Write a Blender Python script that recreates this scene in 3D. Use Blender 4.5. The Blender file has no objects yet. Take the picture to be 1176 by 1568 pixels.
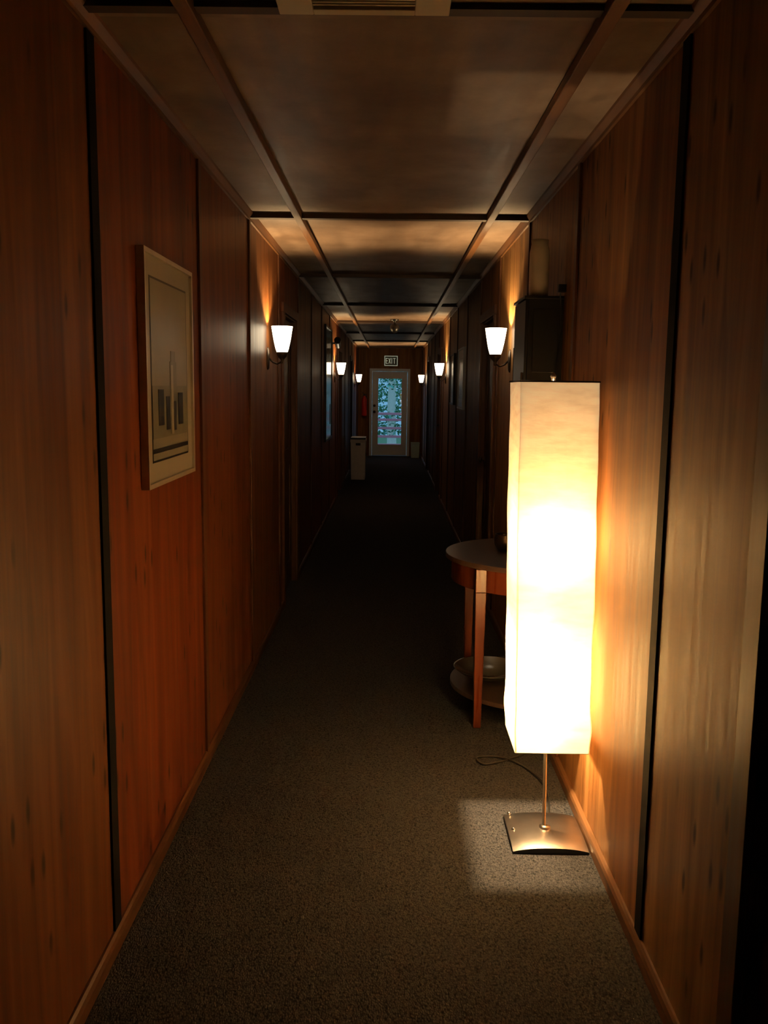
import bpy, math, random
from mathutils import Matrix, Vector
random.seed(4)
S=bpy.context.scene
try:
    S.view_settings.view_transform='Standard'
    S.view_settings.look='None'
except Exception as e: print(e)

# ------------------------------------------------------------ dimensions
XL,XR=-0.745,0.71
H=2.43
YB,YE=-1.6,20.3
P0,PW=2.28,1.22

# ------------------------------------------------------------ mesh builder
class MB:
    def __init__(s): s.v=[];s.f=[];s.m=[];s.s=[]
    def add(s,vs,fs,m=0,smooth=False,M=None):
        o=len(s.v)
        for p in vs:
            p=Vector(p)
            if M is not None: p=M@p
            s.v.append(tuple(p))
        for f in fs:
            s.f.append([i+o for i in f]); s.m.append(m); s.s.append(smooth)
    def box(s,x0,x1,y0,y1,z0,z1,m=0,M=None):
        x0,x1=sorted((x0,x1));y0,y1=sorted((y0,y1));z0,z1=sorted((z0,z1))
        vs=[(x0,y0,z0),(x1,y0,z0),(x1,y1,z0),(x0,y1,z0),(x0,y0,z1),(x1,y0,z1),(x1,y1,z1),(x0,y1,z1)]
        s.add(vs,[(0,3,2,1),(4,5,6,7),(0,1,5,4),(1,2,6,5),(2,3,7,6),(3,0,4,7)],m,False,M)
    def lathe(s,prof,seg=24,m=0,M=None,caps=True,smooth=True,a0=0,a1=2*math.pi):
        full=abs((a1-a0)-2*math.pi)<1e-6
        n=seg if full else seg+1
        vs=[]
        for r,z in prof:
            for i in range(n):
                a=a0+(a1-a0)*i/seg
                vs.append((r*math.cos(a),r*math.sin(a),z))
        fs=[]
        for k in range(len(prof)-1):
            for i in range(seg):
                j=(i+1)%n
                fs.append((k*n+i,k*n+j,(k+1)*n+j,(k+1)*n+i))
        s.add(vs,fs,m,smooth,M)
        if caps and full:
            s.add(vs[:n],[tuple(reversed(range(n)))],m,False,M)
            s.add(vs[-n:],[tuple(range(n))],m,False,M)
    def prism(s,pts,z0,z1,m=0,M=None):
        n=len(pts)
        vs=[(x,y,z0) for x,y in pts]+[(x,y,z1) for x,y in pts]
        fs=[tuple(reversed(range(n))),tuple(range(n,2*n))]
        for i in range(n):
            j=(i+1)%n; fs.append((i,j,n+j,n+i))
        s.add(vs,fs,m,False,M)
    def tube(s,pts,r,seg=8,m=0,M=None):
        P=[Vector(p) for p in pts]; vs=[];n=len(P)
        rs=r if isinstance(r,(list,tuple)) else [r]*n
        for i,p in enumerate(P):
            t=(P[min(i+1,n-1)]-P[max(i-1,0)]).normalized()
            ref=Vector((0,0,1)) if abs(t.z)<0.9 else Vector((1,0,0))
            a=t.cross(ref).normalized(); b=t.cross(a).normalized()
            for k in range(seg):
                an=2*math.pi*k/seg
                vs.append(p+(a*math.cos(an)+b*math.sin(an))*rs[i])
        fs=[]
        for i in range(n-1):
            for k in range(seg):
                j=(k+1)%seg
                fs.append((i*seg+k,i*seg+j,(i+1)*seg+j,(i+1)*seg+k))
        fs.append(tuple(range(seg))); fs.append(tuple(reversed(range((n-1)*seg,n*seg))))
        s.add(vs,fs,m,True,M)
    def obj(s,name,mats,bevel=0,loc=None):
        me=bpy.data.meshes.new(name)
        vs=s.v
        if loc is not None:
            L=Vector(loc); vs=[tuple(Vector(p)-L) for p in s.v]
        me.from_pydata(vs,[],s.f)
        for m in mats: me.materials.append(m)
        for i,p in enumerate(me.polygons):
            p.material_index=s.m[i]; p.use_smooth=s.s[i]
        me.update()
        o=bpy.data.objects.new(name,me)
        if loc is not None: o.location=loc
        S.collection.objects.link(o)
        if bevel:
            b=o.modifiers.new('b','BEVEL'); b.width=bevel; b.segments=2; b.limit_method='ANGLE'; b.angle_limit=math.radians(50)
        return o

# ------------------------------------------------------------ materials
def newmat(name):
    m=bpy.data.materials.new(name); m.use_nodes=True
    nt=m.node_tree
    return m,nt,nt.nodes['Principled BSDF']
def N(nt,t,**k):
    n=nt.nodes.new(t)
    for a,b in k.items(): setattr(n,a,b)
    return n
def math_(nt,op,a,b=None,clamp=False):
    n=N(nt,'ShaderNodeMath',operation=op); n.use_clamp=clamp
    for i,v in enumerate((a,b)):
        if v is None: continue
        if isinstance(v,(int,float)): n.inputs[i].default_value=v
        else: nt.links.new(v,n.inputs[i])
    return n.outputs[0]
def mixc(nt,f,a,b,mode='MIX'):
    n=N(nt,'ShaderNodeMix',data_type='RGBA',blend_type=mode)
    if isinstance(f,(int,float)): n.inputs[0].default_value=f
    else: nt.links.new(f,n.inputs[0])
    for i,v in ((6,a),(7,b)):
        if isinstance(v,tuple): n.inputs[i].default_value=(*v,1)
        else: nt.links.new(v,n.inputs[i])
    return n.outputs[2]
def ramp(nt,fac,stops):
    n=N(nt,'ShaderNodeValToRGB')
    e=n.color_ramp.elements
    while len(e)<len(stops): e.new(0.5)
    for i,(p,c) in enumerate(stops):
        e[i].position=p; e[i].color=(*c,1) if len(c)==3 else c
    nt.links.new(fac,n.inputs[0]); return n.outputs[0]

def simple(name,col,rough=0.5,metal=0,spec=0.5,noise=0.12,nscale=30,emit=None,es=0):
    m,nt,b=newmat(name)
    tc=N(nt,'ShaderNodeTexCoord'); no=N(nt,'ShaderNodeTexNoise'); no.inputs['Scale'].default_value=nscale
    no.inputs['Detail'].default_value=2
    nt.links.new(tc.outputs['Object'],no.inputs['Vector'])
    d=tuple(c*(1-noise) for c in col); l=tuple(min(1,c*(1+noise)) for c in col)
    c=mixc(nt,no.outputs['Fac'],d,l); nt.links.new(c,b.inputs['Base Color'])
    b.inputs['Roughness'].default_value=rough; b.inputs['Metallic'].default_value=metal
    b.inputs['Specular IOR Level'].default_value=spec
    if emit:
        b.inputs['Emission Color'].default_value=(*emit,1); b.inputs['Emission Strength'].default_value=es
    return m

def wood(name,c_dark,c_mid,c_light,axis='Z',rough=0.4,panel=True,knots=True,spec=0.4,tint=(1,.75,.6),panelaxis='Y',pw=PW,scale=1.0,mottle=0.0,phase=0.8,fine=0.3,stripe=0.5,ksel=0.6):
    m,nt,b=newmat(name)
    tc=N(nt,'ShaderNodeTexCoord'); L=nt.links
    sep=N(nt,'ShaderNodeSeparateXYZ'); L.new(tc.outputs['Object'],sep.inputs[0])
    comb=N(nt,'ShaderNodeCombineXYZ')
    outs={'X':sep.outputs[0],'Y':sep.outputs[1],'Z':sep.outputs[2]}
    if panel:
        idx=math_(nt,'FLOOR',math_(nt,'DIVIDE',math_(nt,'SUBTRACT',sep.outputs[panelaxis],P0),pw))
        off=math_(nt,'MULTIPLY',idx,7.31)
    for i,a in enumerate('XYZ'):
        if a==axis and panel: L.new(math_(nt,'ADD',outs[a],off),comb.inputs[i])
        else: L.new(outs[a],comb.inputs[i])
    def mp(sc_across,sc_along):
        n=N(nt,'ShaderNodeMapping')
        n.inputs['Scale'].default_value=[sc_along if a==axis else sc_across for a in 'XYZ']
        L.new(comb.outputs[0],n.inputs[0]); return n.outputs[0]
    def noise(vec,det,dist=0):
        n=N(nt,'ShaderNodeTexNoise'); n.inputs['Scale'].default_value=1; n.inputs['Detail'].default_value=det; n.inputs['Distortion'].default_value=dist
        L.new(vec,n.inputs['Vector']); return n.outputs['Fac']
    n1=noise(mp(8*scale,0.7),4,1.6)
    n2=noise(mp(60*scale,1.6),3)
    f=math_(nt,'ADD',math_(nt,'MULTIPLY',n1,1-fine),math_(nt,'MULTIPLY',n2,fine))
    col=ramp(nt,f,[(0.32,c_dark),(0.5,c_mid),(0.68,c_light)])
    if panel:
        n3=noise(mp(9,0.06),0)
        st=ramp(nt,n3,[(0.46,(0,0,0)),(0.50,(0.5,0.5,0.5)),(0.54,(1,1,1))])
        col=mixc(nt,math_(nt,'MULTIPLY',st,stripe),col,mixc(nt,1.0,col,(0.70,0.58,0.48),'MULTIPLY'))
        fr=math_(nt,'FRACT',math_(nt,'ADD',math_(nt,'MULTIPLY',idx,0.618),phase+20))
        col=mixc(nt,fr,col,mixc(nt,1.0,col,tint,'MULTIPLY'))
    if mottle:
        mo=N(nt,'ShaderNodeTexNoise'); mo.inputs['Scale'].default_value=2.6; mo.inputs['Detail'].default_value=6; mo.inputs['Roughness'].default_value=0.65
        L.new(comb.outputs[0],mo.inputs['Vector'])
        col=mixc(nt,mottle,col,mixc(nt,1.0,col,ramp(nt,mo.outputs['Fac'],[(0.35,(0.6,0.55,0.5)),(0.65,(1.2,1.2,1.2))]),'MULTIPLY'))
    if knots:
        # 2-D voronoi in the plane of the panel: small vertical pitch pockets / knots
        cv=N(nt,'ShaderNodeCombineXYZ')
        cs=N(nt,'ShaderNodeSeparateXYZ'); L.new(comb.outputs[0],cs.inputs[0])
        L.new(math_(nt,'MULTIPLY',cs.outputs[1],12.0),cv.inputs[0]); L.new(math_(nt,'MULTIPLY',cs.outputs[2],4.0),cv.inputs[1])
        vo=N(nt,'ShaderNodeTexVoronoi',voronoi_dimensions='2D'); vo.inputs['Scale'].default_value=1
        L.new(cv.outputs[0],vo.inputs['Vector'])
        sepc=N(nt,'ShaderNodeSeparateColor'); L.new(vo.outputs['Color'],sepc.inputs[0])
        sel=math_(nt,'GREATER_THAN',sepc.outputs[0],ksel)
        k=math_(nt,'MULTIPLY',sel,ramp(nt,vo.outputs['Distance'],[(0.0,(1,1,1)),(0.07,(0.85,0.85,0.85)),(0.16,(0,0,0))]))
        k=math_(nt,'MULTIPLY',k,ramp(nt,noise(mp(2.2,1.3),1),[(0.44,(0,0,0)),(0.52,(0.95,0.95,0.95))]))
        col=mixc(nt,k,col,tuple(c*0.2 for c in c_dark))
    L.new(col,b.inputs['Base Color'])
    rr=math_(nt,'ADD',math_(nt,'MULTIPLY',n2,0.25),rough-0.12)
    L.new(rr,b.inputs['Roughness'])
    b.inputs['Specular IOR Level'].default_value=spec
    bp=N(nt,'ShaderNodeBump'); bp.inputs['Strength'].default_value=0.2; bp.inputs['Distance'].default_value=0.003
    L.new(f,bp.inputs['Height']); L.new(bp.outputs[0],b.inputs['Normal'])
    return m

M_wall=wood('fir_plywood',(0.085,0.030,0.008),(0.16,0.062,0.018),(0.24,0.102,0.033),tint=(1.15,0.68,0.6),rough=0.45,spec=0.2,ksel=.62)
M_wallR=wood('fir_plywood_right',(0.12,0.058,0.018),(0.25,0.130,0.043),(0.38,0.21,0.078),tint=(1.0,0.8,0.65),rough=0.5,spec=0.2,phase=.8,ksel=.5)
M_ceil=wood('ceiling_plywood',(0.18,0.125,0.085),(0.25,0.175,0.122),(0.32,0.235,0.168),axis='Y',panelaxis='Y',pw=2.44,tint=(0.9,0.92,0.94),rough=0.5,knots=False,scale=0.35,mottle=0.8,spec=.3,stripe=0.12)
M_batten=wood('batten_wood',(0.05,0.017,0.006),(0.09,0.033,0.012),(0.13,0.05,0.018),panel=False,knots=False,rough=0.45)
M_battenY=wood('batten_wood_long',(0.08,0.034,0.012),(0.15,0.067,0.024),(0.22,0.10,0.037),axis='Y',panel=False,knots=False,rough=0.45)
M_base=wood('baseboard_wood',(0.05,0.019,0.006),(0.095,0.038,0.012),(0.14,0.06,0.02),axis='Y',panel=False,knots=False,rough=0.5,spec=.25)
M_beam=simple('beam_dark',(0.04,0.02,0.011),0.6)
M_black=simple('black_reveal',(0.006,0.005,0.005),0.8,spec=0.1)
M_door=wood('dark_door_wood',(0.035,0.013,0.005),(0.065,0.024,0.009),(0.095,0.036,0.014),panel=False,knots=False,rough=0.4)
M_table=wood('cherry_table',(0.09,0.019,0.007),(0.14,0.032,0.011),(0.20,0.05,0.017),panel=False,knots=False,rough=0.3)
M_tabletop=simple('dark_polished_top',(0.08,0.05,0.038),0.3,spec=0.7)
M_white=simple('white_paint',(0.70,0.80,0.86),0.45,noise=0.05)
M_offwhite=simple('beige_plastic',(0.60,0.54,0.42),0.5,noise=0.05)
M_steel=simple('brushed_steel',(0.66,0.60,0.52),0.3,1.0)
M_bronze=simple('dark_bronze',(0.08,0.06,0.045),0.4,0.8)
M_blackp=simple('black_plastic',(0.012,0.012,0.013),0.35)
M_silver=simple('silver_frame',(0.72,0.66,0.55),0.4,0.5)
M_mat=simple('mat_board',(0.52,0.48,0.38),0.3,noise=0.04,spec=0.5)
M_red=simple('red_enamel',(0.75,0.04,0.03),0.3)
M_teal=simple('pale_teal_plastic',(0.42,0.60,0.55),0.5)
M_binw=simple('grey_white_plastic',(0.86,0.84,0.80),0.5)
M_vase=simple('stoneware',(0.74,0.68,0.58),0.55,nscale=12,noise=0.15)
M_cord=simple('cord_rubber',(0.02,0.018,0.015),0.5)

# carpet
M_carpet,nt,b=newmat('carpet')
tc=N(nt,'ShaderNodeTexCoord')
v=N(nt,'ShaderNodeTexVoronoi'); v.inputs['Scale'].default_value=1
mp=N(nt,'ShaderNodeMapping'); mp.inputs['Scale'].default_value=(230,130,150); nt.links.new(tc.outputs['Object'],mp.inputs[0]); nt.links.new(mp.outputs[0],v.inputs['Vector'])
n=N(nt,'ShaderNodeTexNoise'); n.inputs['Scale'].default_value=90; n.inputs['Detail'].default_value=2; nt.links.new(tc.outputs['Object'],n.inputs['Vector'])
f=math_(nt,'ADD',math_(nt,'MULTIPLY',v.outputs['Distance'],0.5),math_(nt,'MULTIPLY',n.outputs['Fac'],0.6))
c=ramp(nt,f,[(0.35,(0.070,0.066,0.066)),(0.6,(0.042,0.040,0.040)),(0.85,(0.014,0.0135,0.0135))])
nt.links.new(c,b.inputs['Base Color']); b.inputs['Roughness'].default_value=0.95; b.inputs['Specular IOR Level'].default_value=0.05
bp=N(nt,'ShaderNodeBump'); bp.inputs['Strength'].default_value=0.8; bp.inputs['Distance'].default_value=0.004; bp.invert=True
nt.links.new(f,bp.inputs['Height']); nt.links.new(bp.outputs[0],b.inputs['Normal'])

# rice paper shade
def paper():
    m=bpy.data.materials.new('rice_paper'); m.use_nodes=True; nt=m.node_tree; nt.nodes.clear()
    out=N(nt,'ShaderNodeOutputMaterial'); tc=N(nt,'ShaderNodeTexCoord')
    n=N(nt,'ShaderNodeTexNoise'); n.inputs['Scale'].default_value=1; n.inputs['Detail'].default_value=4
    mp=N(nt,'ShaderNodeMapping'); mp.inputs['Scale'].default_value=(12,12,45); nt.links.new(tc.outputs['Object'],mp.inputs[0]); nt.links.new(mp.outputs[0],n.inputs['Vector'])
    col=ramp(nt,n.outputs['Fac'],[(0.3,(0.74,0.58,0.35)),(0.6,(0.84,0.69,0.44))])
    tr=N(nt,'ShaderNodeBsdfTranslucent'); di=N(nt,'ShaderNodeBsdfDiffuse'); em=N(nt,'ShaderNodeEmission')
    bp=N(nt,'ShaderNodeBump'); bp.inputs['Strength'].default_value=0.35; bp.inputs['Distance'].default_value=0.003
    nt.links.new(n.outputs['Fac'],bp.inputs['Height'])
    for q in (tr,di,em): nt.links.new(col,q.inputs['Color'])
    for q in (tr,di): nt.links.new(bp.outputs[0],q.inputs['Normal'])
    em.inputs['Strength'].default_value=0.25
    mx=N(nt,'ShaderNodeMixShader'); mx.inputs[0].default_value=0.5
    nt.links.new(tr.outputs[0],mx.inputs[1]); nt.links.new(di.outputs[0],mx.inputs[2])
    ad=N(nt,'ShaderNodeAddShader'); nt.links.new(mx.outputs[0],ad.inputs[0]); nt.links.new(em.outputs[0],ad.inputs[1])
    nt.links.new(ad.outputs[0],out.inputs[0]); return m
M_paper=paper()
def glow(name,col,st):
    m=bpy.data.materials.new(name); m.use_nodes=True; nt=m.node_tree; nt.nodes.clear()
    out=N(nt,'ShaderNodeOutputMaterial'); e=N(nt,'ShaderNodeEmission'); e.inputs[0].default_value=(*col,1); e.inputs[1].default_value=st
    d=N(nt,'ShaderNodeBsdfDiffuse'); d.inputs[0].default_value=(.8,.75,.65,1)
    a=N(nt,'ShaderNodeAddShader'); nt.links.new(e.outputs[0],a.inputs[0]); nt.links.new(d.outputs[0],a.inputs[1]); nt.links.new(a.outputs[0],out.inputs[0]); return m
M_glassglow=glow('frosted_glass_lit',(1,0.80,0.52),9)
M_bulb=glow('bulb_lit',(1,0.8,0.5),20)
try: M_bulb.cycles.emission_sampling='NONE'
except Exception as e: print(e)
def clear():
    m=bpy.data.materials.new('window_glass'); m.use_nodes=True; nt=m.node_tree; nt.nodes.clear()
    out=N(nt,'ShaderNodeOutputMaterial'); t=N(nt,'ShaderNodeBsdfTransparent'); g=N(nt,'ShaderNodeBsdfGlossy'); g.inputs['Roughness'].default_value=0.03
    fr=N(nt,'ShaderNodeFresnel'); mx=N(nt,'ShaderNodeMixShader')
    nt.links.new(fr.outputs[0],mx.inputs[0]); nt.links.new(t.outputs[0],mx.inputs[1]); nt.links.new(g.outputs[0],mx.inputs[2]); nt.links.new(mx.outputs[0],out.inputs[0]); return m
M_clear=clear()

# ------------------------------------------------------------ shell
m=MB(); m.box(XL-0.12,XR+0.12,YB-0.12,YE+0.12,-0.1,0); m.obj('floor',[M_carpet])
m=MB(); m.box(XL-0.12,XR+0.12,YB-0.12,YE+0.12,H,H+0.1); m.obj('ceiling',[M_ceil])

OPEN_L=[(6.18,7.0),(12.55,13.4),(16.3,17.1)]
OPEN_R=[(0.75,1.62),(6.18,7.0),(12.55,13.4),(16.3,17.1)]
DZ=2.05
def side_wall(name,X,sgn,openings,mat):
    m=MB(); y=YB
    Xo=X+sgn*0.12
    for a,b in openings:
        m.box(X,Xo,y,a,0,H); m.box(X,Xo,a,b,DZ,H); y=b
    m.box(X,Xo,y,YE,0,H)
    return m.obj(name,[mat])
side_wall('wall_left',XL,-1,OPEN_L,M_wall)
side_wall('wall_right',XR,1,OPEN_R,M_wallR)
m=MB(); m.box(XL-0.12,XR+0.12,YB-0.12,YB,0,H); m.obj('wall_back',[M_wall])
# end wall with door opening
DX0,DX1=-0.48,0.44
DT=1.975
m=MB(); m.box(XL-0.12,DX0,YE,YE+0.12,0,H); m.box(DX1,XR+0.12,YE,YE+0.12,0,H); m.box(DX0,DX1,YE,YE+0.12,DT,H)
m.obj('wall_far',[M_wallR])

# battens on walls, black reveals
def clear_of(y,ops):
    return all(not(a-0.09<y<b+0.09) for a,b in ops)
tn=[0]
def trimname():
    tn[0]+=1; return 'trim_%d'%tn[0]
for X,sg,ops in ((XL,1,OPEN_L),(XR,-1,OPEN_R)):
    m=MB()
    for k in range(-3,15):
        y=P0+PW*k
        if y>YE-0.1 or y<YB+.1 or k==0: continue
        if clear_of(y,ops): m.box(X,X+sg*0.010,y-0.022,y+0.022,0.05,H-0.02)
        else: m.box(X,X+sg*0.010,y-0.022,y+0.022,DZ+0.09,H-0.02)
    # corner battens at the far end
    m.box(X,X+sg*0.012,YE-0.04,YE,0.05,H-0.02)
    m.obj(trimname(),[M_batten],bevel=0.002)
    m=MB(); m.box(X,X+sg*0.006,P0-0.027,P0+0.027,0.055,H-0.02); m.obj(trimname(),[M_black])
# door casings + doors
dn=[0]
def side_door(X,sg,a,b,knob_end):
    c=0.065
    m=MB()
    m.box(X,X+sg*0.016,a-c,a+0.01,0,DZ); m.box(X,X+sg*0.016,b-0.01,b+c,0,DZ); m.box(X,X+sg*0.018,a-c-0.01,b+c+0.01,DZ,DZ+c)
    m.box(X-sg*0.08,X,a,a+0.01,0,DZ-0.01); m.box(X-sg*0.08,X,b-0.01,b,0,DZ-0.01); m.box(X-sg*0.08,X,a,b,DZ-0.01,DZ)
    m.obj(trimname(),[M_batten],bevel=0.002)
    dn[0]+=1
    d=MB(); x0=X-sg*0.04; x1=X-sg*0.08
    d.box(x0,x1,a+0.012,b-0.012,0.008,DZ-0.013)
    # raised stiles and rails
    for (ya,yb,za,zb) in ((a+.012,a+.12,.01,DZ-.015),(b-.12,b-.012,.01,DZ-.015),(a+.12,b-.12,.01,.2),(a+.12,b-.12,.95,1.08),(a+.12,b-.12,DZ-.14,DZ-.015)):
        d.box(x0,x0+sg*0.008,ya,yb,za,zb)
    ky=(b-0.07) if knob_end else (a+0.07)
    Mk=Matrix.Translation((x0+sg*0.008,ky,1.0))@Matrix.Rotation(sg*math.pi/2,4,'Y')
    d.lathe([(0.027,0),(0.027,0.006),(0.01,0.01),(0.01,0.022),(0.022,0.027),(0.026,0.035),(0.02,0.045),(0.004,0.048)],16,1,Mk)
    d.obj('door_%d'%dn[0],[M_door,M_bronze])
for a,b in OPEN_L: side_door(XL,1,a,b,False)
for a,b in OPEN_R: side_door(XR,-1,a,b,a>3)

# ceiling grid
m=MB()
for k in range(-1,8):
    y=P0+2.44*k
    if k==0: m.box(XL,XR,2.185,2.225,H-0.014,H)
    else: m.box(XL,XR,y-0.022,y+0.022,H-0.026,H)
m.obj(trimname(),[M_beam])
m=MB()
for x in (-0.485,0.50): m.box(x-0.019,x+0.019,YB,YE,H-0.032,H)
m.obj(trimname(),[M_battenY],bevel=0.003)
# cove along wall/ceiling corner
for X,sg in ((XL,1),(XR,-1)):
    m=MB()
    vs=[];ys=(YB,YE)
    prof=[(0,0),(0.030,0),(0.027,-0.008),(0.012,-0.026),(0.010,-0.036),(0,-0.036)]
    for y in ys:
        for px,pz in prof: vs.append((X+sg*px,y,H+pz))
    n=len(prof); fs=[(i,(i+1)%n,n+(i+1)%n,n+i) for i in range(n)]+[tuple(range(n)),tuple(range(n,2*n))]
    m.add(vs,fs); m.obj(trimname(),[M_battenY])
# baseboards
for X,sg,ops,nm,bm in ((XL,1,OPEN_L,'baseboard_left',M_base),(XR,-1,OPEN_R,'baseboard_right',M_battenY)):
    m=MB(); y=YB
    segs=[]
    for a,b in ops: segs.append((y,a-0.067)); y=b+0.067
    segs.append((y,YE))
    for a,b in segs:
        prof=[(0,0),(0.016,0),(0.016,0.035),(0.012,0.048),(0.006,0.055),(0,0.055)]
        vs=[(X+sg*px,yy,pz) for yy in (a,b) for px,pz in prof]; n=len(prof)
        m.add(vs,[(i,(i+1)%n,n+(i+1)%n,n+i) for i in range(n)]+[tuple(range(n)),tuple(range(n,2*n))])
    m.obj(nm,[bm])
m=MB(); m.box(XL+.017,DX0-0.05,YE-0.014,YE,0,0.055); m.box(DX1+0.05,XR-.017,YE-0.014,YE,0,0.055); m.obj('baseboard_far',[M_base])

# ------------------------------------------------------------ far exterior door
m=MB()
m.box(DX0,DX0+0.06,YE-0.02,YE+0.10,0,DT); m.box(DX1-0.06,DX1,YE-0.02,YE+0.10,0,DT); m.box(DX0+.06,DX1-.06,YE-0.02,YE+0.10,DT-.06,DT)
m.obj(trimname(),[M_white],bevel=0.004)
m=MB(); a,b=DX0+0.065,DX1-0.065; gx0,gx1=-0.30,0.27; gz0,gz1=0.24,1.77; y0,y1=YE+0.0,YE+0.042
m.box(a,gx0,y0,y1,0.01,DT-.065); m.box(gx1,b,y0,y1,0.01,DT-.065); m.box(gx0,gx1,y0,y1,0.01,gz0); m.box(gx0,gx1,y0,y1,gz1,DT-.065)
for (q0,q1,r0,r1) in ((gx0,gx0+.02,gz0,gz1),(gx1-.02,gx1,gz0,gz1),(gx0+.02,gx1-.02,gz0,gz0+.02),(gx0+.02,gx1-.02,gz1-.02,gz1)):
    m.box(q0,q1,y0-0.008,y0,r0,r1)
m.box(gx0,gx1,y0+0.018,y0+0.024,gz0,gz1,1)
Mk=Matrix.Translation((a+0.05,y0,1.0))@Matrix.Rotation(math.pi/2,4,'X')
m.lathe([(0.032,0),(0.032,0.008),(0.012,0.012),(0.012,0.03),(0.026,0.036),(0.03,0.05),(0.02,0.062),(0.004,0.065)],16,2,Mk)
Mk=Matrix.Translation((a+0.05,y0,1.14))@Matrix.Rotation(math.pi/2,4,'X')
m.lathe([(0.03,0),(0.03,0.012),(0.02,0.02),(0.004,0.021)],16,2,Mk)
dn[0]+=1
m.obj('door_%d'%dn[0],[M_white,M_clear,M_bronze])

# exit sign
m=MB(); ez0,ez1=2.035,2.26; cx=0.0
m.box(cx-.15,cx+.15,YE-0.045,YE,ez0,ez1,0)
for q in ((cx-.15,cx+.15,ez0,ez0+.016),(cx-.15,cx+.15,ez1-.016,ez1),(cx-.15,cx-.134,ez0+.016,ez1-.016),(cx+.134,cx+.15,ez0+.016,ez1-.016)):
    m.box(q[0],q[1],YE-0.052,YE-0.045,q[2],q[3],1)
lz0,lz1=ez0+.05,ez1-.05; t=.014; yy0,yy1=YE-.05,YE-.045
def bar(x0,z0,x1,z1):
    d=Vector((x1-x0,0,z1-z0)); n=Vector((-d.z,0,d.x)).normalized()*t/2
    p=[Vector((x0,yy0,z0)),Vector((x1,yy0,z1))]
    vs=[p[0]+n,p[0]-n,p[1]-n,p[1]+n]; vs+= [q+Vector((0,yy1-yy0,0)) for q in vs]
    m.add(vs,[(0,1,2,3),(7,6,5,4),(0,4,5,1),(1,5,6,2),(2,6,7,3),(3,7,4,0)],1)
w=.042
x=cx-.112
bar(x,lz0,x,lz1); 
for z in (lz0+t/2,(lz0+lz1)/2,lz1-t/2): bar(x,z,x+w,z)
x=cx-.052; bar(x,lz0,x+w,lz1); bar(x,lz1,x+w,lz0)
x=cx+.018; bar(x,lz0,x,lz1)
x=cx+.048; bar(x,lz1-t/2,x+.055,lz1-t/2); bar(x+.0275,lz0,x+.0275,lz1-t)
m.obj('exit_sign',[simple('sign_face',(0.08,0.09,0.06),0.4),simple('sign_letters',(0.6,0.62,0.5),0.4,emit=(0.8,0.85,0.6),es=0.25)])

# fire extinguisher on far wall
m=MB(); ex=-0.595; ey=YE-0.075
Mk=Matrix.Translation((ex,ey,0.90))
m.lathe([(0.04,0),(0.055,0.01),(0.06,0.03),(0.06,0.38),(0.045,0.42),(0.022,0.44),(0.02,0.46)],24,0,Mk)
m.lathe([(0.02,0.46),(0.024,0.465),(0.024,0.49),(0.012,0.50)],16,1,Mk)
m.tube([(ex,ey,1.39),(ex-.03,ey-.02,1.43),(ex-.05,ey-.03,1.44)],0.007,8,1)
m.tube([(ex,ey,1.385),(ex+.04,ey-.01,1.40),(ex+.07,ey-.01,1.29),(ex+.064,ey-.01,1.04)],0.009,8,1)
m.box(ex-.02,ex+.02,ey+.05,YE,1.0,1.25,1)
m.obj('fire_extinguisher',[M_red,M_blackp])

# ------------------------------------------------------------ outside
m=MB(); 
for i in range(14):
    y=YE+0.14+i*0.142; m.box(-2.5,2.5,y,y+0.135,-0.08,-0.02)
m.obj('deck',[simple('deck_boards',(0.20,0.13,0.11),0.7)])
m=MB(); ry=YE+2.05
for x in (-1.6,-0.8,0.55,1.35,2.1): m.box(x-.05,x+.05,ry-.05,ry+.05,-0.02,0.92)
for z in (0.12,0.33,0.54,0.75,0.90): m.box(-2.4,2.4,ry-.03,ry+.03,z-.03,z+.03)
m.obj('deck_railing',[simple('red_stain',(0.62,0.22,0.26),0.6)],bevel=.005)
m=MB()
m.tube([(0.05,YE+3.4,-0.3),(0.03,YE+3.4,1.0),(0.06,YE+3.4,2.2),(0.0,YE+3.4,4.0)],[.13,.11,.1,.06],12,0)
for i in range(4600):
    p=Vector((random.gauss(0,1.0),YE+3.4+random.uniform(-.7,1.2),random.uniform(0.3,3.0)))
    if abs(p.x-0.02)<.12 and 0.95<p.z<1.5 and p.y<YE+3.6: continue
    r=random.uniform(.03,.07); a=Matrix.Rotation(random.uniform(0,6.28),3,'X')@Matrix.Rotation(random.uniform(0,6.28),3,'Z')
    vs=[p+a@Vector(q)*r for q in ((-1,0,0),(0,-.5,.15),(1,0,0),(0,.5,.15))]
    m.add(vs,[(0,1,2,3)],1 if random.random()<.7 else 2)
m.obj('garden_tree',[simple('pale_bark',(0.8,0.76,0.64),0.8),simple('leaf_green',(0.05,0.20,0.08),0.6),simple('leaf_teal',(0.12,0.40,0.30),0.6)])
m=MB(); m.box(-8,8,YE+2.2,YE+14,-0.5,-0.3); m.obj('garden_ground',[simple('grass',(0.05,0.12,0.04),0.9)])

w=bpy.data.worlds.new('World'); S.world=w; w.use_nodes=True
nt=w.node_tree; bg=nt.nodes['Background']
tc=N(nt,'ShaderNodeTexCoord'); sp=N(nt,'ShaderNodeSeparateXYZ'); nt.links.new(tc.outputs['Generated'],sp.inputs[0])
c=ramp(nt,sp.outputs[2],[(0.0,(0.10,0.26,0.42)),(0.5,(0.25,0.55,0.85))]); nt.links.new(c,bg.inputs[0]); bg.inputs[1].default_value=1.5

# ------------------------------------------------------------ lights helper
def plight(name,loc,power,col,parent,r=0.02):
    l=bpy.data.lights.new(name,'POINT'); l.energy=power; l.color=col; l.shadow_soft_size=r
    o=bpy.data.objects.new(name,l); S.collection.objects.link(o); o.parent=parent; o.location=loc
    return o
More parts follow.
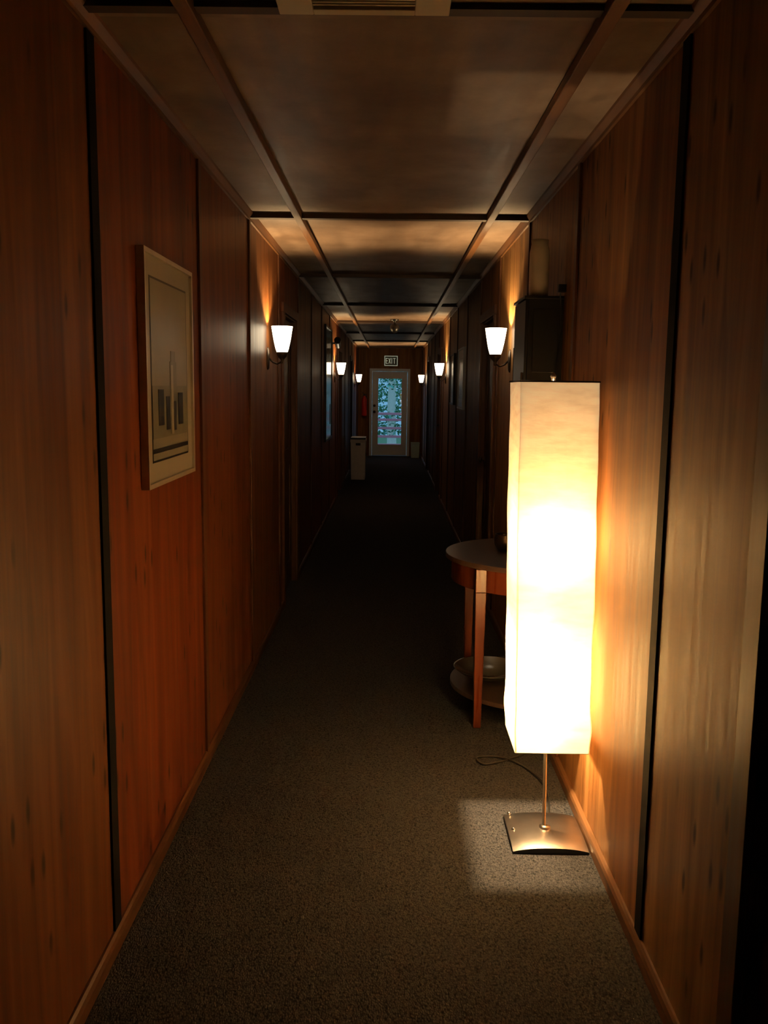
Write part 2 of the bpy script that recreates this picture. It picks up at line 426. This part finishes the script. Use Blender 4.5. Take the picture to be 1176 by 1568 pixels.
# ------------------------------------------------------------ sconces
def sconce_mesh():
    m=MB()
    RY=Matrix.Rotation(math.pi/2,4,'Y')
    m.lathe([(0.045,0),(0.045,0.006),(0.038,0.012),(0.012,0.016)],24,0,Matrix.Diagonal((1,0.75,1.5,1))@RY)
    m.tube([(0.012,0,0),(0.035,0,-0.022),(0.06,0,-0.032),(0.082,0,-0.022),(0.09,0,0.0),(0.09,0,0.02)],0.006,10,0)
    C=Matrix.Translation((0.09,0,0))
    m.lathe([(0.004,-0.03),(0.010,-0.022),(0.006,-0.012),(0.016,0.0),(0.03,0.015),(0.036,0.03),(0.036,0.038),(0.030,0.038)],24,0,C)
    # frosted tulip glass, open at top (double wall)
    m.lathe([(0.031,0.034),(0.040,0.06),(0.049,0.10),(0.056,0.14),(0.064,0.19),(0.061,0.19),(0.053,0.14),(0.046,0.10),(0.037,0.06),(0.028,0.036)],28,1,C,caps=False)
    m.lathe([(0.012,0.038),(0.012,0.07),(0.017,0.085),(0.02,0.10),(0.016,0.115),(0.004,0.122)],16,2,C)
    o=m.obj('wall_sconce',[M_bronze,M_glassglow,M_bulb]); return o
first=sconce_mesh(); sm=first.data
items=[(XL,5.40,0,1.715),(XR,5.35,math.pi,1.715),(XL,11.8,0,1.675),(XR,11.5,math.pi,1.675),(XL,18.4,0,1.62),(XR,18.2,math.pi,1.62)]
for i,(x,y,r,z) in enumerate(items):
    if i==0: o=first
    else:
        o=bpy.data.objects.new('wall_sconce.%03d'%i,sm); S.collection.objects.link(o)
    o.location=(x,y,z); o.rotation_euler=(0,0,r)
    plight('bulb_light',(0.09,0,0.142),34,(1,0.64,0.29),o,0.012)

# ------------------------------------------------------------ floor lamp
LX,LY=0.545,2.925
m=MB(); hb=0.128
n=16; vs=[];
def basez(u,v): return 0.008+0.022*(1-abs(u)**2.6)*0.6+0.022*(1-abs(v)**4)*0.4
for j in range(n+1):
    for i in range(n+1):
        u=-1+2*i/n; vv=-1+2*j/n
        vs.append((LX+0.015+u*hb,LY+vv*hb,basez(u,vv)))
fs=[(j*(n+1)+i,j*(n+1)+i+1,(j+1)*(n+1)+i+1,(j+1)*(n+1)+i) for j in range(n) for i in range(n)]
m.add(vs,fs,0,True)
rim=[i for i in range(n+1)]+[(j*(n+1)+n) for j in range(1,n+1)]+[n*(n+1)+i for i in range(n-1,-1,-1)]+[j*(n+1) for j in range(n-1,0,-1)]
rv=[vs[i] for i in rim]; k=len(rv)
rv2=rv+[(p[0],p[1],0.0) for p in rv]
m.add(rv2,[(i,k+i,k+(i+1)%k,(i+1)%k) for i in range(k)],2)
m.lathe([(0.02,0.028),(0.02,0.036),(0.009,0.04)],20,0,Matrix.Translation((LX+.015,LY,0)))
z0,z1=0.355,1.575; hs=0.120
def sx(z): return LX+0.006-0.021*(z-z0)/(z1-z0)
m.tube([(LX+.012,LY,0.03),(sx(.5),LY,0.5),(sx(1.585),LY,1.585)],0.0065,12,0)
m.lathe([(0.006,1.585),(0.010,1.592),(0.006,1.602),(0.001,1.606)],12,0,Matrix.Translation((sx(1.59),LY,0)))
for dx,dy in ((-.11,-.0),(-.11,.115)): m.lathe([(0.006,0.018),(0.006,0.026),(0.002,0.028)],10,0,Matrix.Translation((LX+.015+dx,LY+dy,0)))
cor=[(-1,-1),(1,-1),(1,1),(-1,1)]
for z in (z0,z1):
    for i in range(4):
        a=cor[i];b_=cor[(i+1)%4]
        e=hs+(0.004 if z==z1 else 0)
        m.tube([(sx(z)+a[0]*e,LY+a[1]*e,z),(sx(z)+b_[0]*e,LY+b_[1]*e,z)],0.0030,6,1)
for a in cor: m.tube([(sx(z0)+a[0]*(hs-.004),LY+a[1]*(hs-.004),z0),(sx(z1)+a[0]*(hs-.004),LY+a[1]*(hs-.004),z1)],0.002,6,1)
for a in cor[:2]:
    m.tube([(sx(z1)+a[0]*hs,LY+a[1]*hs,z1),(sx(z1),LY,z1),(sx(z1)-a[0]*hs,LY-a[1]*hs,z1)],0.002,6,1)
# lower socket points down, upper points up
T0=Matrix.Translation((sx(.7)-.022,LY+.03,0))
m.lathe([(0.014,.69),(0.018,.70),(0.016,.75)],16,2,T0)
m.tube([(0,0,.74),(.022,-.03,.76)],0.005,8,2,T0)
m.lathe([(0.004,.62),(0.02,.63),(0.026,.65),(0.02,.675),(0.012,.69)],16,3,T0)
T0=Matrix.Translation((sx(1.0),LY-.02,-.14))
m.lathe([(0.016,1.05),(0.018,1.095),(0.014,1.10)],16,2,T0)
m.lathe([(0.006,1.04),(0.05,1.035),(0.06,1.045),(0.05,1.04)],24,2,T0)  # unseen disc added below the upper socket to block its bulb's downward light
m.lathe([(0.012,1.10),(0.02,1.115),(0.026,1.14),(0.02,1.162),(0.004,1.17)],16,3,T0)
lamp=m.obj('floor_lamp',[M_steel,M_bronze,M_blackp,M_bulb],loc=(LX,LY,0))
# paper shade
m=MB(); ns=10; nz=60
ring=[]
for i in range(4):
    a=cor[i];b_=cor[(i+1)%4]
    for q in range(ns): 
        t=q/ns; ring.append((a[0]+(b_[0]-a[0])*t,a[1]+(b_[1]-a[1])*t,t))
k=len(ring); vs=[]
for j in range(nz+1):
    z=z0+(z1-z0)*j/nz; e=j/nz
    bow=0.003*math.sin(math.pi*e)+0.005*math.exp(-((e-.07)/.04)**2)
    for (x,y,t) in ring:
        wv=0.0007*math.sin(j*.55+x*3+y*2)+0.0008*math.sin(j*0.23+y*3-x*2)
        r=hs+0.003+bow+wv*min(1,min(e,1-e)*12)
        vs.append((x*r+sx(z)-LX,y*r,z+(0.003*math.sin(x*3+y*2) if j==nz else 0)))
m.add(vs,[(j*k+i,j*k+(i+1)%k,(j+1)*k+(i+1)%k,(j+1)*k+i) for j in range(nz) for i in range(k)],0,False)
sh=m.obj('shade',[M_paper]); sh.parent=lamp
plight('lower_bulb_light',(sx(.6)-LX-.022,0.03,0.585),56,(1,0.70,0.37),lamp,0.022)
plight('upper_bulb_light',(sx(1.0)-LX,-0.02,1.06),17,(1,0.68,0.36),lamp,0.02)
# power cord
m=MB()
pts=[]
ctrl=[(0.60,3.056,.006),(0.625,3.3,.006),(0.56,3.50,.006),(0.46,3.58,.006),(0.385,3.56,.006),(0.41,3.50,.006),(0.50,3.54,.006),(0.60,3.62,.006),(0.685,3.72,.006)]
for i in range(len(ctrl)-1):
    p0=Vector(ctrl[max(i-1,0)]);p1=Vector(ctrl[i]);p2=Vector(ctrl[i+1]);p3=Vector(ctrl[min(i+2,len(ctrl)-1)])
    for q in range(8):
        t=q/8; pts.append(0.5*((2*p1)+(p2-p0)*t+(2*p0-5*p1+4*p2-p3)*t*t+(3*p1-p0-3*p2+p3)*t**3))
m.tube(pts,0.0045,8,0)
m.obj('power_cord',[M_cord])

# ------------------------------------------------------------ demilune table
TY=4.2; TX=XR-0.004
def half(r,n=32,x=TX):
    return [(x-r*math.sin(math.pi*i/n),TY-r*math.cos(math.pi*i/n)) for i in range(n+1)]
m=MB()
m.prism(half(0.43),0.748,0.772,1)
m.prism(half(0.40),0.64,0.748,0)
m.prism(half(0.395,x=TX),0.115,0.137,1)
for ang in (46,134,4,176):
    a=math.radians(ang); r=0.40
    lx=TX-r*math.sin(a); ly=TY-r*math.cos(a)
    lx=min(lx,TX-.022)
    for (za,zb,ra,rb) in ((0,0.64,0.017,0.025),(0.64,0.747,0.025,0.025)):
        vs=[(lx-ra,ly-ra,za),(lx+ra,ly-ra,za),(lx+ra,ly+ra,za),(lx-ra,ly+ra,za),(lx-rb,ly-rb,zb),(lx+rb,ly-rb,zb),(lx+rb,ly+rb,zb),(lx-rb,ly+rb,zb)]
        m.add(vs,[(0,3,2,1),(4,5,6,7),(0,1,5,4),(1,2,6,5),(2,3,7,6),(3,0,4,7)],0)
m.obj('demilune_table',[M_table,M_tabletop],bevel=0.003)
m=MB()
m.lathe([(0.05,0),(0.06,0.006),(0.13,0.03),(0.17,0.06),(0.175,0.065),(0.168,0.063),(0.125,0.036),(0.05,0.014),(0.002,0.012)],36,0)
m.obj('serving_bowl',[simple('smoky_glass',(0.07,0.07,0.066),0.2,spec=0.7)]).location=(0.50,4.2,0.138)
m=MB()
m.lathe([(0.03,0),(0.035,0.004),(0.05,0.03),(0.052,0.06),(0.045,0.075),(0.048,0.08),(0.044,0.08),(0.04,0.07),(0.045,0.05),(0.03,0.01),(0.002,0.008)],24,0)
m.obj('ceramic_bowl',[M_bronze]).location=(0.565,4.25,0.773)

# ------------------------------------------------------------ black wall cabinet with vase
m=MB(); cx0=XR-0.145; cy0,cy1=3.74,4.06; cz0,cz1=1.22,1.92
m.box(cx0,XR,cy0,cy1,cz0,cz1,0)
m.box(cx0-0.012,cx0,cy0+.004,cy1-.004,cz0+.004,cz1-.004,0)
m.box(cx0-0.02,cx0-0.012,cy0+.03,cy0+.04,1.50,1.62,1)
m.box(cx0-.018,XR,cy0-.006,cy1+.006,cz1,cz1+.012,0)
m.box(cx0+.02,XR-.02,cy0-.003,cy0,cz1-.30,cz1-.04,0)
m.obj('wall_cabinet',[M_blackp,M_bronze],bevel=0.003)
m=MB()
m.lathe([(0.034,0),(0.040,0.006),(0.041,0.05),(0.041,0.18),(0.036,0.205),(0.033,0.213),(0.036,0.23),(0.030,0.23),(0.028,0.21),(0.002,0.20)],28,0)
m.obj('stoneware_vase',[M_vase]).location=(0.612,3.80,1.933)
m=MB(); c2=[(XR-.02,3.735,1.96),(XR-.012,3.70,1.80),(XR-.03,3.69,1.65),(XR-.012,3.70,1.45),(XR-.01,3.715,1.25)]
m.tube(c2,0.003,6,0); m.box(XR-.03,XR,3.70,3.73,1.945,1.975,0); m.obj('cabinet_cable',[M_blackp])
# wire brochure rack beyond the cabinet
m=MB(); 
ax0=XR-.15; ry0,ry1=4.10,4.13
for z in (1.45,1.60,1.735): m.tube([(ax0,ry0,z),(XR-.002,ry0,z)],0.004,6,0)
for x in (ax0,ax0+.05,ax0+.1,XR-.004): m.tube([(x,ry0,1.45),(x,ry0,1.735)],0.004,6,0)
m.box(ax0+.004,XR-.004,ry0+.006,ry0+.012,1.452,1.70,1)
m.obj('brochure_rack',[M_bronze,simple('brochure_paper',(0.25,0.24,0.22),0.6)])

# ------------------------------------------------------------ framed pictures
def picture(name,X,sg,y0,y1,z0,z1,fw,mw,mats,art,d=0.024):
    m=MB(); X=X+sg*.001
    m.box(X,X+sg*(d-.010),y0+.004,y1-.004,z0+.004,z1-.004,0)   # backing
    for q in ((y0,y1,z0,z0+fw),(y0,y1,z1-fw,z1),(y0,y0+fw,z0+fw,z1-fw),(y1-fw,y1,z0+fw,z1-fw)):
        m.box(X,X+sg*d,*q,0)
    xm=X+sg*(d-.009)
    m.box(X+sg*(d-.010),xm,y0+fw,y1-fw,z0+fw,z1-fw,1)
    if art:
        A0,A1,B0,B1=y0+fw+mw,y1-fw-mw,z0+fw+mw,z1-fw-mw
        for (u0,u1,v0,v1,mi,lv) in art:
            m.box(xm,xm+sg*0.0006*lv,A0+(A1-A0)*u0,A0+(A1-A0)*u1,B0+(B1-B0)*v0,B0+(B1-B0)*v1,mi)
    return m.obj(name,mats)
g1=simple('print_grey_light',(0.36,0.34,0.26),0.3,noise=.15,nscale=8,spec=.5); g2=simple('print_grey_mid',(0.24,0.23,0.17),0.3,noise=.3,nscale=14,spec=.5); g3=simple('print_dark',(0.04,0.038,0.03),0.3,spec=.5); g4=simple('print_pale',(0.46,0.43,0.34),0.3,noise=.2,nscale=20,spec=.5)
art=[(0,1,0,1,4,1),(0.02,0.98,0.012,0.988,2,2),(0.02,0.98,0.13,0.42,3,3),(0.02,.98,.05,.075,4,3),
     (0.48,0.66,0.14,0.56,3,4),(0.51,.63,.56,.62,3,4),(0.50,0.56,0.14,0.54,5,5),
     (0.16,0.30,0.2,0.40,4,5),(0.36,0.46,0.17,0.36,4,5),(0.70,0.84,0.19,0.38,4,5),(.57,.64,.16,.33,4,5)]
picture('framed_picture',XL,1,2.64,3.27,1.235,1.95,0.014,0.06,[M_silver,M_mat,g1,g2,g3,g4],art)
bl=simple('print_blue',(0.14,0.28,0.34),0.15,noise=.4,nscale=5,spec=.8); bl2=simple('print_blue_pale',(0.35,0.50,0.52),0.15,noise=.3,nscale=9,spec=.8)
picture('framed_poster',XL,1,10.0,11.02,0.93,2.24,0.025,0.03,[M_blackp,bl2,bl,g3],[(0,1,0,1,2,1),(.1,.9,.55,.9,1,2),(.2,.6,.1,.4,1,2),(.65,.9,.1,.3,3,2)])
picture('framed_print',XR,-1,8.45,9.15,1.35,1.94,0.02,0.08,[M_white,simple('mat_white',(0.8,0.78,0.74),0.3),g2,g3],[(0,1,0,1,2,1),(.2,.5,.1,.7,3,2),(.6,.8,.2,.5,3,2)],d=.03)
picture('framed_print.001',XR,-1,9.75,10.3,1.37,1.93,0.02,0.06,[M_blackp,M_mat,g2,g3],[(0,1,0,1,2,1),(.3,.7,.1,.8,3,2)],d=.03)

# ------------------------------------------------------------ bins
def bin_(name,x0,x1,y0,y1,h,mat,lid):
    m=MB(); t=.012
    cx,cy=(x0+x1)/2,(y0+y1)/2
    def ringq(s,z): return [(cx+(p[0]-cx)*s,cy+(p[1]-cy)*s,z) for p in ((x0,y0),(x1,y0),(x1,y1),(x0,y1))]
    r=[ringq(.92,0),ringq(1,h*.93),ringq(1.04,h*.93),ringq(1.04,h),ringq(.94,h),ringq(.84,.02)]
    vs=[p for q in r for p in q]; fs=[(0,3,2,1)]
    for k in range(len(r)-1):
        for i in range(4): fs.append((k*4+i,k*4+(i+1)%4,(k+1)*4+(i+1)%4,(k+1)*4+i))
    fs.append((20,21,22,23))
    m.add(vs,fs,0)
    if lid:
        m.box(x0,x1,y0,y1,h+.001,h+.03,1); m.box(cx-.04,cx+.04,y0-.006,y0+.01,h-.1,h-.06,1)
    return m.obj(name,[mat,M_blackp],bevel=.004)
bin_('trash_can',-0.66,-0.41,14.9,15.35,0.68,M_binw,True)
bin_('wastebasket',0.47,0.66,19.75,20.0,0.34,M_teal,False)

# ------------------------------------------------------------ ceiling vent and cameras
m=MB(); vx0,vx1,vy0,vy1=-0.27,0.125,2.00,2.205
for q in ((vx0,vx0+.08,vy0,vy1),(vx1-.08,vx1,vy0,vy1),(vx0+.08,vx1-.08,vy0,vy0+.03),(vx0+.08,vx1-.08,vy1-.03,vy1)):
    m.box(q[0],q[1],q[2],q[3],H-.022,H,0)
for i in range(9):
    y=vy0+.036+i*.0148; m.box(vx0+.08,vx1-.08,y,y+.007,H-.019,H-.003,0)
m.box(vx0+.08,vx1-.08,vy0+.03,vy1-.03,H-.004,H,1)
m.obj('ceiling_vent',[M_offwhite,M_black],bevel=.002)
def camdome(name,loc,M=Matrix()):
    m=MB()
    m.lathe([(0.055,0),(0.055,-.015),(0.02,-.025),(0.015,-.06),(0.05,-.075),(0.062,-.10),(0.058,-.13),(0.035,-.165),(0.004,-.178)],24,0,M)
    o=m.obj(name,[M_blackp]); o.location=loc; return o
camdome('security_camera',(0.04,11.75,H))
m=MB()
m.lathe([(0.035,0),(0.035,.01),(0.012,.02),(0.012,.06)],16,1,Matrix.Rotation(math.pi/2,4,'Y'))
Mc=Matrix.Translation((0.08,0,0.0))@Matrix.Rotation(math.radians(70),4,'X')
m.lathe([(0.03,-.09),(0.036,-.08),(0.036,.06),(0.042,.065),(0.042,.1),(0.03,.1),(0.01,.09)],20,0,Mc)
o=m.obj('spotlight_fixture',[M_blackp,M_white]); o.location=(XL,11.22,2.09)

# ------------------------------------------------------------ camera
cam=bpy.data.cameras.new('Camera'); co=bpy.data.objects.new('Camera',cam); S.collection.objects.link(co)
cam.sensor_fit='VERTICAL'; cam.sensor_height=24; cam.lens=24*1356/1568; cam.clip_start=0.05
co.matrix_world=Matrix.Translation((0,0,1.55))@Matrix.Rotation(math.radians(0.33),4,'Z')@Matrix.Rotation(math.radians(82.0),4,'X')@Matrix.Rotation(math.radians(0.7),4,'Z')
S.camera=co
